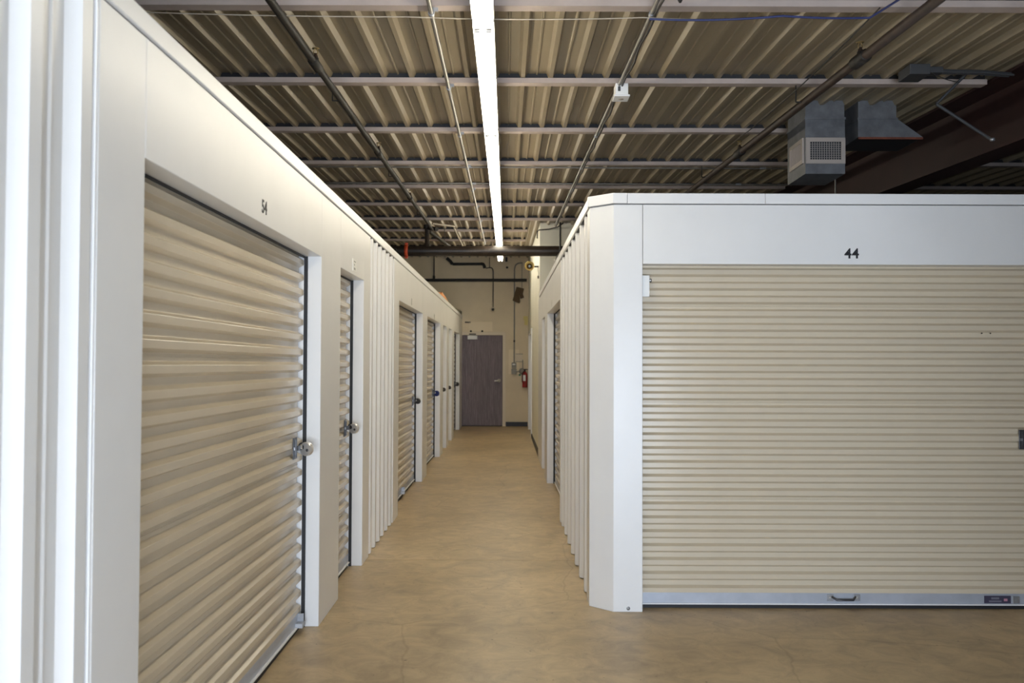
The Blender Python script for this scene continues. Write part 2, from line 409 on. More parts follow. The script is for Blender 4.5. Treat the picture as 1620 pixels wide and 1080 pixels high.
# ------------------------------------------------------------------ storage partition walls
XL = -1.15; HEAD = 2.26; TOP = 2.71; CAPH = 0.066; REC = 0.09
def PL(s_, t, z): return (XL - t, s_, z)
def PR(s_, t, z): return (rx(s_) + t, s_, z)
def PFr(s_, t, z): return (s_, 5.93 + t, z)
def pbox(P, s0, s1, t0, t1, z0, z1):
    mb = MB()
    def zb_(s_, t):
        return fz(P(s_, t, 0)[1]) if z0 is None else z0
    lo = [P(s0, t0, zb_(s0, t0)), P(s0, t1, zb_(s0, t1)), P(s1, t1, zb_(s1, t1)), P(s1, t0, zb_(s1, t0))]
    hi = [P(s0, t0, z1), P(s0, t1, z1), P(s1, t1, z1), P(s1, t0, z1)]
    return mb.hexa(lo, hi)
def corrugated(P, s0, s1, n, ztop, first=0.5, clip=None):
    """sheet with trapezoid ribs standing proud to t=0, pans at t=.034"""
    p = (s1 - s0) / n; D = 0.034; pts = [(s0, D)]
    for i in range(n):
        c = s0 + (i + first) * p
        pts += [(c - 0.064, D), (c - 0.030, 0.0), (c + 0.030, 0.0), (c + 0.064, D)]
        if i < n - 1:
            m_ = c + p / 2; pts += [(m_ - 0.010, D), (m_ - 0.004, D - 0.006), (m_ + 0.004, D - 0.006), (m_ + 0.010, D)]
    if clip is None: pts.append((s1, D))
    pts = [q for q in pts if s0 - 1e-6 <= q[0] <= (clip or s1) + 1e-6]
    mb = MB(); N_ = len(pts); vsx = []
    for (s_, t) in pts: vsx += [P(s_, t, fz(P(s_, t, 0)[1]) + 0.006), P(s_, t, ztop)]
    for (s_, t) in pts: vsx += [P(s_, t + 0.004, fz(P(s_, t, 0)[1]) + 0.006), P(s_, t + 0.004, ztop)]
    fs = []
    for i in range(N_ - 1):
        a = 2 * i; fs.append((a, a + 2, a + 3, a + 1)); b = 2 * N_ + 2 * i; fs.append((b, b + 1, b + 3, b + 2))
    mb.add(vsx, fs)
    return mb

HT = TOP - CAPH                        # panel top, under the cap
wl = tag(empty('wall_left', (XL, 9, 0)), kind='structure')
wr = tag(empty('wall_right', (rx(9), 9, 0)), kind='structure')

LEFT = [  # openings: y0, y1
    (2.903, 5.590), (6.212, 7.182), (9.406, 11.882), (12.520, 14.744), (15.342, 16.142), (16.697, 17.558), (18.216, 20.039)]
# pilasters on the left
for (a, b) in ((2.572, 2.903), (5.590, 6.212), (7.182, 7.50), (9.0, 9.406), (11.882, 12.520), (14.744, 15.342), (16.142, 16.697), (17.558, 18.216), (20.039, 21.03)):
    pbox(PL, a, b, 0, REC + 0.06, None, HT - 0.006).build('pilaster', WHITE, wl, bevel=0.004)
heads_l = []
for (a, b) in LEFT:
    heads_l.append(pbox(PL, a + 0.0015, b - 0.0015, 0.0, REC + 0.04, HEAD, HT - 0.006).build('header_panel', WHITE, wl, bevel=0.003))
corrugated(PL, 7.50, 8.985, 6, HT - 0.006).build('corrugated_panel', WHITE, wl)
corrugated(PL, 2.633 - 0.266 * 21, 2.633, 21, HT - 0.006, clip=2.531).build('corrugated_panel', WHITE, wl)
for (a, b) in ((7.50, 9.0), (-3.1, 2.575)):
    pbox(PL, a, b, 0.050, 0.07, None, HT).build('backing_board', BLACK, wl)
pbox(PL, 2.553, 2.560, -0.001, 0.045, None, HT).build('seam_trim', CAPW, wl)
pbox(PL, 2.525, 2.532, 0.004, 0.045, None, HT).build('seam_trim', WHITE, wl)
capj = [-3.1, 1.0, 5.33, 8.96, 11.8, 15.0, 18.3, 21.03]
for a, b in zip(capj[:-1], capj[1:]):
    pbox(PL, a + 0.001, b - 0.001, -0.008, 0.12, HT, TOP).build('cap_trim', CAPW, wl, bevel=0.003)
    pbox(PL, a, b, 0.006, 0.10, HT - 0.010, HT + 0.002).build('cap_gap_shade', BLACK, wl)  # black strip painted in for the shaded gap under the cap
pbox(PL, -3.1, 21.03, 0.12, 3.2, 2.63, 2.66).build('unseen_unit_roof', GALV, wl)  # unseen cover added so light stays out of the units

# right hand partition: chamfered corner, front face and corridor side
RIGHT = [(9.17, 11.78), (12.42, 13.30)]
mb = MB()
poly = [(0.495, 6.07), (0.636, 5.93), (0.820, 5.93), (0.820, 6.08), (0.60, 6.24), (rx(6.24), 6.24)]
n = len(poly)
mb.add([(x, y, fz(y)) for x, y in poly] + [(x, y, HT - 0.006) for x, y in poly],
       [tuple(reversed(range(n))), tuple(range(n, 2 * n))] + [(i, (i + 1) % n, n + (i + 1) % n, n + i) for i in range(n)])
mb.build('corner_post', WHITE, wr, bevel=0.003)
for (x, y, z) in ((0.73, 5.93, fz(5.93) + 0.022),):
    MB().lathe([(0.0, -0.004), (0.010, -0.003), (0.012, 0)], (x, y, z), (0, 1, 0), 10).build('anchor_bolt', GALV, wr)
FO0, FO1 = 0.8215, 3.46
head44 = pbox(PFr, 0.8225, 3.70, 0.0, REC + 0.04, HEAD, HT - 0.006).build('header_panel', WHITE, wr, bevel=0.003)
pbox(PFr, FO1, 3.76, 0.0, REC + 0.06, None, HEAD).build('pilaster', WHITE, wr, bevel=0.004)
corrugated(PFr, 3.76, 9.0, 20, HT - 0.006).build('corrugated_panel', WHITE, wr)
pbox(PFr, 3.76, 9.0, 0.05, 0.07, None, HT).build('backing_board', BLACK, wr)
corrugated(PR, 6.24, 9.06, 7, HT - 0.006).build('corrugated_panel', WHITE, wr)
pbox(PR, 6.26, 9.06, 0.05, 0.07, None, HT).build('backing_board', BLACK, wr)
for (a, b) in ((9.06, 9.17), (11.78, 12.42), (13.30, 14.66)):
    pbox(PR, a, b, 0, REC + 0.06, None, HT - 0.006).build('pilaster', WHITE, wr, bevel=0.004)
heads_r = [pbox(PR, a, b, 0, REC + 0.04, HEAD, HT - 0.006).build('header_panel', WHITE, wr, bevel=0.003) for a, b in RIGHT]
for a, b in ((6.09, 9.0), (9.0, 11.8), (11.8, 14.3)):
    pbox(PR, a + 0.001, b - 0.001, -0.008, 0.12, HT, TOP).build('cap_trim', CAPW, wr, bevel=0.003)
    pbox(PR, a, b, 0.006, 0.10, HT - 0.010, HT + 0.002).build('cap_gap_shade', BLACK, wr)  # same painted shade line under the right cap
mb = MB(); poly = [(rx(6.09) - 0.014, 6.09), (0.481, 6.064), (0.630, 5.916), (0.72, 5.916), (0.72, 6.05), (0.62, 6.09)]
n = len(poly)
mb.add([(x, y, HT) for x, y in poly] + [(x, y, TOP) for x, y in poly],
       [tuple(reversed(range(n))), tuple(range(n, 2 * n))] + [(i, (i + 1) % n, n + (i + 1) % n, n + i) for i in range(n)])
mb.build('cap_trim', CAPW, wr, bevel=0.003)
for a, b in ((0.721, 1.60), (1.60, 4.6), (4.6, 9.0)):
    pbox(PFr, a + 0.001, b - 0.001, -0.008, 0.12, HT, TOP).build('cap_trim', CAPW, wr, bevel=0.003)
mb = MB(); mb.add([(0.60, 6.06, 2.66), (9.0, 6.06, 2.66), (9.0, 14.6, 2.66), (rx(14.6) + 0.1, 14.6, 2.66), (0.60, 6.06, 2.63), (9.0, 6.06, 2.63), (9.0, 14.6, 2.63), (rx(14.6) + 0.1, 14.6, 2.63)],
                [(0, 1, 2, 3), (7, 6, 5, 4), (0, 4, 5, 1), (1, 5, 6, 2), (2, 6, 7, 3), (3, 7, 4, 0)])
mb.build('unseen_unit_roof', GALV, wr)  # unseen cover added over the right units as well

# painted numbers on the headers
text_mesh('unit_number', '54', 0.086, INK, heads_l[0], (XL + 0.001, 4.295, 2.336), (math.pi / 2, 0, math.pi / 2), 0.0016)
text_mesh('unit_number', '44', 0.088, INK, head44, (2.148, 5.929, 2.327), (math.pi / 2, 0, 0), 0.0020)
for i, (yy, zz, sz) in {2: (10.55, 2.318, 0.11), 3: (13.59, 2.305, 0.11)}.items():
    text_mesh('unit_number', '1', sz, INK, heads_l[i], (XL + 0.001, yy, zz), (math.pi / 2, 0, math.pi / 2), 0.001)
text_mesh('unit_number', '1', 0.10, GREYINK, heads_r[0], (rx(10.7) - 0.001, 10.7, 2.315), (math.pi / 2, 0, -math.pi / 2), 0.001)
pl_ = pbox(PL, 6.665, 6.815, -0.003, 0.0, 2.285, 2.372).build('number_plate', PLATEW, heads_l[1])
MB().box(XL + 0.003, XL + 0.0042, 6.70, 6.78, 2.350, 2.360).build('plate_print', GREYINK, heads_l[1])
MB().box(XL + 0.003, XL + 0.0042, 6.71, 6.74, 2.325, 2.340).build('plate_print', GREYINK, heads_l[1])
MB().box(XL + 0.003, XL + 0.0042, 6.70, 6.77, 2.296, 2.312).build('plate_print', GREYINK, heads_l[1])

# ------------------------------------------------------------------ roll-up shutters
SP = 0.0888
def slat_profile(seam):
    A = 0.0145
    p = [(0.0, A), (0.0270, A), (0.0290, A * 0.93), (0.0425, -A * 0.90), (0.0450, -A), (0.0710, -A), (0.0735, -A * 0.90), (0.0868, A * 0.93), (SP, A)]
    if seam:
        p = p[:5] + [(0.056, -A), (0.0572, -A + 0.0028), (0.0600, -A + 0.0028), (0.0612, -A), (0.0640, -A), (0.0650, -A + 0.002), (0.0668, -A + 0.002), (0.0678, -A)] + p[5:]
    return p
def shutter(P, s0, s1, name_label, group, num_seams=(4, 11, 18), facing=False, lift=0.018):
    """P maps (along wall, depth into wall, z); curtain sits at t = REC + .02"""
    yb = max(P(s0, 0, 0)[1], P(s1, 0, 0)[1])
    z0 = fz(yb) + lift
    mid = (s0 + s1) / 2
    base = P(mid, REC + 0.02, 0); root = empty('roll_up_shutter', (base[0], base[1], fz(base[1])))
    tag(root, name_label, 'roll-up door', group, 'thing')
    tc = REC + 0.025
    e_ = 0.004 if facing else 0.028
    a, b = s0 + e_, s1 - e_
    # bottom bar and rubber seal
    br = pbox(P, a, b, tc - 0.014, tc + 0.014, z0, z0 + 0.073).build('bottom_bar', BAR, root)
    pbox(P, a, b, tc - 0.026, tc - 0.014, z0, z0 + 0.007).build('bar_lip', CAPW, br)
    mb = pbox(P, a, b, tc - 0.010, tc + 0.010, None, z0)
    mb.build('rubber_seal', BLACK, root)
    z = z0 + 0.073; i = 0; cache = {}
    while z < HEAD + 0.05:
        seam = (i in num_seams)
        if seam not in cache:
            pr = slat_profile(seam); mb = MB(); N_ = len(pr); vsx = []
            for s_ in (a, b):
                for (h, d) in pr: vsx.append(P(s_, tc - d, h))
                for (h, d) in pr: vsx.append(P(s_, tc - d + 0.003, h))
            fs = []
            for q in range(N_ - 1):
                fs.append((q, q + 1, 2 * N_ + q + 1, 2 * N_ + q)); fs.append((N_ + q + 1, N_ + q, 3 * N_ + q, 3 * N_ + q + 1))
                fs.append((q, N_ + q, N_ + q + 1, q + 1)); fs.append((2 * N_ + q, 2 * N_ + q + 1, 3 * N_ + q + 1, 3 * N_ + q))
            mb.add(vsx, fs)
            og = (base[0], base[1], 0)
            o = mb.build('slat', TAN, root, origin=og); cache[seam] = o.data
        else:
            o = bpy.data.objects.new('slat', cache[seam]); C.objects.link(o); o.parent = root
        o.location = Vector((base[0], base[1], z)) - Vector(root['_o'])
        z += SP; i += 1
    if not facing:
        for (c0, c1) in ((s0 + 0.0005, s0 + 0.012), (s1 - 0.012, s1 - 0.0005)):
            g_ = pbox(P, c0, c1, tc - 0.034, tc - 0.013, None, HEAD - 0.001).build('guide_track', BLACK, root)
            pbox(P, c0, c1, tc - 0.013, tc + 0.024, None, HEAD - 0.001).build('guide_liner', CAPW, g_)
        pbox(P, s0 + 0.02, s1 - 0.02, tc - 0.022, tc - 0.0150, HEAD - 0.012, HEAD - 0.001).build('head_seal', BLACK, root)
    return root, tc, z0

def padlock_body(root, c, face, body_mat, R=0.034):
    """disc padlock centred at c facing direction 'face' (unit, horizontal)"""
    f = Vector(face).normalized(); up = Vector((0, 0, 1)); r = f.cross(up) * -1.0
    nc = (-0.024 * R / 0.034, 0.010 * R / 0.034); nr = 0.0155 * R / 0.034
    N_ = 44; pts = []
    outer = [(R * math.cos(2 * math.pi * k / N_), R * math.sin(2 * math.pi * k / N_)) for k in range(N_)]
    start = next(k for k in range(N_) if math.hypot(outer[k][0] - nc[0], outer[k][1] - nc[1]) > nr and math.hypot(outer[k - 1][0] - nc[0], outer[k - 1][1] - nc[1]) <= nr)
    k = start
    while math.hypot(outer[k % N_][0] - nc[0], outer[k % N_][1] - nc[1]) > nr:
        pts.append(outer[k % N_]); k += 1
    a_end = math.atan2(pts[-1][1] - nc[1], pts[-1][0] - nc[0]); a_st = math.atan2(pts[0][1] - nc[1], pts[0][0] - nc[0])
    if a_st < a_end: a_st, a_end = a_st, a_end
    # go through the inside (angle 0 side)
    for q in range(1, 9):
        a_ = a_end + (a_st - a_end) * q / 9.0
        pts.append((nc[0] + nr * math.cos(a_), nc[1] + nr * math.sin(a_)))
    th = 0.013 * R / 0.034
    mb = MB(); n = len(pts); cc = Vector(c)
    def fn(a, b, h): return cc + r * a + up * b + f * h
    rings = [(0.90, -th), (1.0, -th * 0.6), (1.0, th * 0.6), (0.90, th)]
    vsx = []
    for (sc, h) in rings:
        for (a, b) in pts: vsx.append(fn(a * sc, b * sc, h))
    fs = [tuple(reversed(range(n))), tuple(range(3 * n, 4 * n))]
    for j in range(3):
        for i in range(n): fs.append((j * n + i, j * n + (i + 1) % n, (j + 1) * n + (i + 1) % n, (j + 1) * n + i))
    mb.add(vsx, fs)
    mb.build('lock_body', body_mat, root)
    arc = [fn(nc[0] + 0.017 * math.cos(t) * R / 0.034 - 0.004, nc[1] + 0.017 * math.sin(t) * R / 0.034, 0) for t in [math.radians(d) for d in range(70, 300, 23)]]
    MB().tube(arc, 0.0042 * R / 0.034, 8).build('shackle', DSTEEL, root)
    MB().lathe([(0.0, th + 0.001), (0.008, th + 0.001), (0.009, th)], tuple(cc + r * 0.012 - up * 0.006), f, 10).build('keyway', DSTEEL, root)

def latch(P, root, s_, tc, z, sgn, body_mat, lab, group, R=0.034, ts=True):
    """slide latch on the shutter near the jamb plus the padlock hanging on it; sgn = +1 toward larger s"""
    lt = pbox(P, s_ - 0.075, s_ + 0.012, tc - 0.021, tc - 0.015, z - 0.062, z + 0.062).build('latch_plate', DSTEEL, root, bevel=0.002)
    pbox(P, s_ - 0.055, s_ - 0.045, tc - 0.034, tc - 0.016, z - 0.05, z + 0.05).build('latch_rib', DSTEEL, lt)
    pbox(P, s_ - 0.020, s_ - 0.012, tc - 0.046, tc - 0.016, z - 0.014, z + 0.014).build('hasp', DSTEEL, lt)
    pbox(P, s_ - 0.07, s_ + 0.045, tc - 0.028, tc - 0.018, z - 0.008, z + 0.008).build('slide_bolt', GALV, lt)
    if body_mat is None: return
    c = P(s_ + 0.002, tc - 0.078, z - 0.006)
    pr = empty('disc_padlock', c); tag(pr, lab, 'padlock', group)
    padlock_body(pr, c, (-0.35 if P is PL else 0.35, -1.0, 0), body_mat, R)

G1 = 'tan roll-up shutters along the corridor'
Llab = [
    'large tan roll-up shutter under the number 54',
    'narrow tan roll-up shutter just past the 54 shutter, under a small white plate',
    'wide tan roll-up shutter after the narrow white ribbed panel on the left',
    'tan roll-up shutter whose padlock is blue',
    'fifth tan shutter of the left row, slim and almost hidden by its jamb',
    'sixth tan shutter of the left row, slim and almost hidden by its jamb',
    'last shutter of the left row, beside the brown exit door']
locks = [
    (CHROME, 'shiny disc padlock on the large shutter 54', 5.395, 1.135, 0.040),
    (CHROME, 'shiny disc padlock on the narrow second shutter', 6.995, 1.142, 0.038),
    (DSTEEL, 'tarnished disc padlock on the wide third shutter', 11.66, 1.163, 0.036),
    (BLUEL, 'blue disc padlock on the fourth shutter of the left row', 14.53, 1.170, 0.044),
    (DSTEEL, 'small padlock poking out of the fifth recess of the left row', 16.03, 1.188, 0.034),
    (DSTEEL, 'small padlock poking out of the sixth recess of the left row', 17.45, 1.188, 0.034),
    (DSTEEL, 'dark padlock on the last shutter by the exit door', 19.83, 1.200, 0.044)]
for i, (a, b) in enumerate(LEFT):
    r_, tc, z0 = shutter(PL, a, b, Llab[i], G1, num_seams=((3, 10, 17) if i % 2 else (2, 9, 16)), lift=0.030)
    m_, lab, s_, z_, R_ = locks[i]
    latch(PL, r_, s_, tc, z_, 1, m_, lab, 'padlocks along the left row', R_)
    if i in (0, 2):
        q = b - 0.13 if i == 0 else b - 1.35
        cl = pbox(PL, q - 0.03, q + 0.05, tc - 0.055, tc - 0.014, z0 + 0.004, z0 + 0.030).build('stop_clip', GALV, r_)
        pbox(PL, q + 0.02, q + 0.03, tc - 0.050, tc - 0.014, z0 + 0.03, z0 + 0.075).build('clip_arm', GALV, cl)
Rlab = ['wide tan roll-up shutter on the right of the corridor, past the ribbed corner panel', 'slim second shutter of the corridor right side, before the cream wall']
for i, (a, b) in enumerate(RIGHT):
    shutter(PR, a, b, Rlab[i], G1)
r44, tc44, z044 = shutter(PFr, FO0, FO1, 'wide tan roll-up shutter facing the camera under the number 44', 'shutters facing the entrance aisle', num_seams=(6, 13, 20), facing=True, lift=0.026)
latch(PFr, r44, 3.325, tc44, 1.148, 1, None, None, None)
# pull handle on the bottom bar of 44
yh = 5.93 + tc44 - 0.014
for x in (2.035, 2.205):
    MB().box(x - 0.022, x + 0.022, yh - 0.004, yh, z044 + 0.024, z044 + 0.066).build('handle_plate', GALV, r44, bevel=0.002)
    MB().lathe([(0.0, 0.010), (0.007, 0.009), (0.009, 0.004)], (x, yh, z044 + 0.045), (0, -1, 0), 10).build('handle_bolt', CHROME, r44)
MB().tube([(2.045, yh - 0.004, z044 + 0.050), (2.068, yh - 0.032, z044 + 0.036), (2.172, yh - 0.032, z044 + 0.036), (2.195, yh - 0.004, z044 + 0.050)], 0.007, 10).build('pull_handle', DSTEEL, r44)
st = MB().box(3.02, 3.19, yh - 0.002, yh, z044 + 0.012, z044 + 0.060).build('warning_sticker', STICK, r44)
MB().box(3.065, 3.115, yh - 0.0028, yh - 0.002, z044 + 0.038, z044 + 0.050).build('sticker_print', STICKT, st)
MB().box(3.05, 3.13, yh - 0.0028, yh - 0.002, z044 + 0.020, z044 + 0.030).build('sticker_print', STICKT, st)
MB().box(3.145, 3.168, yh - 0.0028, yh - 0.002, z044 + 0.026, z044 + 0.042).build('sticker_print', PINK, st)
MB().box(3.20, 3.245, yh - 0.006, yh, z044 + 0.012, z044 + 0.058).build('stop_clip', GALV, r44, bevel=0.002)
for x in (3.02, 3.075):
    MB().lathe([(0.0, 0.004), (0.004, 0.004), (0.005, 0)], (x, 5.93 + tc44 - 0.014, 1.83), (0, -1, 0), 8).build('rivet', IRON, r44)
# door contact box at the top left of 44
ac = empty('door_contact', (0.85, 5.99, 2.05))
tag(ac, 'small white alarm contact box at the top corner of shutter 44', 'sensor')
MB().box(0.822, 0.868, 5.955, 6.012, 2.053, 2.190).build('contact_case', PLATEW, ac, bevel=0.003)
MB().box(0.869, 0.887, 5.998, 6.012, 2.150, 2.172).build('magnet', IRON, ac)
MB().box(0.874, 0.882, 5.996, 5.999, 2.156, 2.166).build('magnet_face', PLATEW, ac)

# added unseen partition behind the camera, keeps daylight off the right side
wb_ = tag(empty('wall_daylight_screen', (2.0, -0.7, 0)), kind='structure')
def PB(s_, t, z): return (2.0 + t, s_, z)
corrugated(PB, -3.15, 1.0, 15, HT).build('corrugated_panel', WHITE, wb_)
pbox(PB, -3.15, 1.0, 0.05, 0.12, None, TOP).build('backing_board', WHITE, wb_)

# ------------------------------------------------------------------ exit door
d1 = tag(empty('door_1', ((DX0 + DX1) / 2, WF, fz(WF))), kind='structure')
MB().box(FW0, DX0, WF - 0.02, WF + 0.14, fz(WF), 2.34).build('door_frame', FRAMEC, d1, bevel=0.003)
MB().box(DX1, FW1, WF - 0.02, WF + 0.14, fz(WF), 2.34).build('door_frame', FRAMEC, d1, bevel=0.003)
MB().box(DX0, DX1, WF - 0.02, WF + 0.14, DZ1, 2.34).build('door_frame', FRAMEC, d1, bevel=0.003)
MB().box(DX0 + 0.008, DX1 - 0.008, WF + 0.005, WF + 0.05, fz(WF) + 0.018, DZ1 - 0.008).build('door_leaf', WOOD, d1)
MB().box(DX0, DX1, WF + 0.052, WF + 0.13, fz(WF), DZ1).build('door_stop', BLACK, d1)
MB().box(DX0, DX1, WF - 0.015, WF + 0.05, fz(WF), fz(WF) + 0.014).build('threshold', BLACK, d1)
cl = MB().box(-1.025, -0.81, WF - 0.055, WF + 0.005, 2.175, 2.262).build('door_closer', PLATEW, d1, bevel=0.006)
MB().box(-0.99, -0.84, WF - 0.06, WF - 0.02, 2.285, 2.305).build('closer_arm', IRON, cl)
hd = MB().lathe([(0.0, 0.016), (0.038, 0.012), (0.043, 0)], (-0.315, WF + 0.005, 1.25), (0, -1, 0), 16).build('door_handle', CHROME, d1)
MB().tube([(-0.315, WF - 0.002, 1.25), (-0.315, WF - 0.05, 1.25), (-0.33, WF - 0.058, 1.25), (-0.42, WF - 0.055, 1.245)], 0.016, 10).build('lever', CHROME, hd)

# ------------------------------------------------------------------ strip lights
ends = [3.32] + [4.54 + 2.44 * i for i in range(0, 7)]
LH = 1.50
names = ['eighth', 'seventh', 'sixth', 'fifth', 'fourth', 'third', 'second', 'first']
lab = {3: 'strip light cut by the top edge of the picture', 4: 'first full strip light from the top of the picture', 5: 'second full strip light from the top of the picture',
       6: 'third full strip light from the top of the picture', 7: 'fourth full strip light from the top of the picture', 8: 'fifth full strip light, above the big horizontal pipe', 9: 'last strip light, ending in two bare tube tips beyond the big pipe'}
for i, (a, b) in enumerate(zip(ends[:-1], ends[1:]), 3):
    a2, b2 = a + 0.006, b - 0.006
    m_ = (a + b) / 2
    X0 = -0.117
    t = empty('strip_light', cp(X0, m_, LH))
    tag(t, lab.get(i, 'strip light of the row overhead, behind the camera'), 'light', 'row of two-tube strip lights')
    def LP(dx, y, dh): return cp(X0 + dx, y, LH + dh)
    def lbox(x0, x1, y0, y1, h0, h1):
        q = MB(); return q.hexa([LP(x0, y0, h0), LP(x1, y0, h0), LP(x1, y1, h0), LP(x0, y1, h0)], [LP(x0, y0, h1), LP(x1, y0, h1), LP(x1, y1, h1), LP(x0, y1, h1)])
    q = MB(); pr = [(-0.053, 0.028), (-0.053, 0.050), (-0.036, 0.085), (0.036, 0.085), (0.053, 0.050), (0.053, 0.028)]
    n = len(pr); vsx = [LP(x, a2, h) for x, h in pr] + [LP(x, b2, h) for x, h in pr]
    q.add(vsx, [tuple(reversed(range(n))), tuple(range(n, 2 * n))] + [(j, (j + 1) % n, n + (j + 1) % n, n + j) for j in range(n)])
    q.build('housing', LAMPW, t)
    for dx in (-0.029, 0.029):
        MB().tube([LP(dx, a2 + 0.03, 0), LP(dx, b2 - 0.03, 0)], 0.0165, 12).build('tube', TUBE, t)
        for (e0, e1) in ((a2 + 0.004, a2 + 0.028), (b2 - 0.028, b2 - 0.004)):
            lbox(dx - 0.014, dx + 0.014, e0, e1, -0.02, 0.028).build('lampholder', LAMPW, t)
    for yy in (a2 + 0.35, b2 - 0.35):
        MB().tube([LP(0, yy, 0.085), LP(0, yy, HP - LH + 0.036)], 0.005, 6).build('hanger', EMT, t)

# ------------------------------------------------------------------ pipes and conduits under the roof
def sprinkler(parent, x, y, z):
    """upright head on a branch pipe fitting"""
    hd_ = MB().lathe([(0.013, 0.0), (0.013, 0.018), (0.009, 0.020), (0.009, 0.03)], (x, y, z), (0, 0, 1), 10).build('sprinkler_head', RUSTP, parent)
    for s_ in (-1, 1):
        MB().tube([(x + 0.008 * s_, y, z + 0.026), (x + 0.013 * s_, y, z + 0.04), (x + 0.004 * s_, y, z + 0.058)], 0.003, 6).build('frame_arm', BRASS, hd_)
    MB().lathe([(0.0, 0.062), (0.022, 0.060), (0.022, 0.058), (0.0, 0.058)], (x, y, z), (0, 0, 1), 12).build('deflector', BRASS, hd_)

def branch_pipe(name, label, xline, y0, y1, H, r, m, heads):
    mid = (y0 + y1) / 2
    p = empty(name, cp(xline, mid, H)); tag(p, label, 'pipe', 'sprinkler branch pipes')
    MB().tube([cp(xline, y0, H), cp(xline, y1, H)], r, 14).build('pipe_run', m, p)
    for y in heads:
        c = cp(xline, y, H)
        MB().tube([cp(xline, y - 0.09, H), cp(xline, y - 0.085, H), cp(xline, y + 0.085, H), cp(xline, y + 0.09, H)], [r * 1.05, r * 1.38, r * 1.38, r * 1.05], 14).build('tee_fitting', IRON, p)
        MB().tube([(c[0], c[1], c[2] + r), (c[0], c[1], c[2] + r + 0.016)], 0.018, 10).build('tee_outlet', IRON, p)
        sprinkler(p, c[0], c[1], c[2] + r + 0.012)
    for y in PY:
        if y0 < y < y1 and PY.index(y) % 2 == 0:
            c = cp(xline, y + 0.04, H)
            MB().tube([(c[0] - 0.06, c[1], c[2]), (c[0] - 0.06, c[1], cz(y, HP))], 0.005, 6).build('hanger_rod', IRON, p)
            MB().tube([(c[0] - 0.06, c[1], c[2]), (c[0], c[1], c[2])], 0.005, 6).build('hanger_rod', IRON, p)
    return p
lp = branch_pipe('sprinkler_pipe', 'black iron sprinkler pipe above the left row of units', -1.108, -3.1, 14.0, 1.555, 0.021, IRON, (5.38, 8.07, 10.75, 2.7))
rp = branch_pipe('sprinkler_pipe', 'rusty iron sprinkler pipe passing left of the ducts', 1.998, -3.1, 14.5, 1.555, 0.026, RUSTP, (5.25, 7.98, 10.8, 2.5))

MY = 14.25; MZ = 3.352
mp_ = empty('fire_main', (-0.6, MY, MZ)); tag(mp_, 'thick black horizontal fire main crossing the corridor below the roof', 'pipe')
MB().tube([(-5.9, MY, MZ - 0.02), (3.0, MY, MZ + 0.004)], 0.078, 20).build('pipe_run', IRONR, mp_)
MB().tube([(-1.665, MY, MZ - 0.003), (-1.660, MY, MZ - 0.003), (-1.615, MY, MZ - 0.003), (-1.61, MY, MZ - 0.003)], [0.08, 0.094, 0.094, 0.08], 20).build('coupling', ORANGE, mp_)
for s_ in (-1, 1):
    MB().box(-1.66, -1.615, MY - 0.02, MY + 0.02, MZ - 0.003 + s_ * 0.105 - 0.014, MZ - 0.003 + s_ * 0.105 + 0.014).build('coupling_bolt_pad', ORANGE, mp_)
rx_ = -1.322
MB().tube([(rx_, MY, MZ + 0.06), (rx_, MY, MZ + 0.10), (rx_, MY, MZ + 0.12), (rx_, MY, MZ + 0.33)], [0.058, 0.05, 0.036, 0.036], 14).build('riser', IRONR, mp_)
MB().tube([(rx_ - 0.005, MY - 0.02, MZ + 0.33), (rx_ - 0.005, MY - 0.02, MZ + 0.39)], 0.046, 14).build('elbow', IRON, mp_)
MB().tube([(rx_, MY, MZ + 0.35), (lp['_o'][0] - 0.0, 13.95, cz(13.95, 1.555))], 0.03, 12).build('riser_link', IRON, mp_)
MB().tube([(rx_ + 0.03, MY + 0.05, MZ + 0.30), (rx_ + 0.30, MY + 0.9, MZ + 0.16)], 0.026, 10).build('diagonal_branch', IRON, mp_)
MB().tube([(rx_ + 0.22, MY + 0.6, MZ + 0.23), (rx_ + 0.22, MY + 0.6, MZ + 0.42)], 0.006, 6).build('hanger_rod', IRON, mp_)
ring = [(-1.80 + 0.028 * math.cos(a), MY - 0.10, MZ + 0.0 + 0.020 * math.sin(a)) for a in [math.radians(d) for d in range(-60, 200, 20)]]
MB().tube(ring, 0.003, 6).build('wire_ring', EMT, mp_)

def conduit(label, xl, y0, y1, H, r, m, clamps=True, extra=None):
    mid = (y0 + y1) / 2
    p = empty('conduit', cp(xl, mid, H)); tag(p, label, 'conduit', 'conduits under the roof')
    MB().tube([cp(xl, y0, H), cp(xl, y1, H)], r, 10).build('conduit_run', m, p)
    if clamps:
        for y in PY:
            if y0 < y < y1:
                MB().tube([cp(xl, y + 0.025, H), cp(xl, y + 0.05, H)], r * 1.35, 10).build('clamp', GALV, p)
                c = cp(xl, y + 0.037, H)
                MB().box(c[0], c[0] + r + 0.022, c[1] - 0.01, c[1] + 0.01, c[2] + r * 0.6, cz(y, HP) + 0.001).build('clamp_tab', GALV, p)
    return p
conduit('steel conduit running beside the strip lights on their left', -0.388, -3.1, 17.2, 1.642, 0.0125, EMT)
c2 = conduit('dark cable conduit running to the right of the strip lights', 0.742, -3.1, 14.2, 1.642, 0.011, EMT)
pts = []
for i in range(60):
    y = 4.2 + i * 0.17; pts.append((0.742 + CDX * y + 0.018 + 0.006 * math.sin(i * 1.7), y, cz(y, 1.636) - 0.006 * (1 + math.sin(i * 0.9))))
MB().tube(pts, 0.007, 6).build('lashed_cable', IRON, c2)
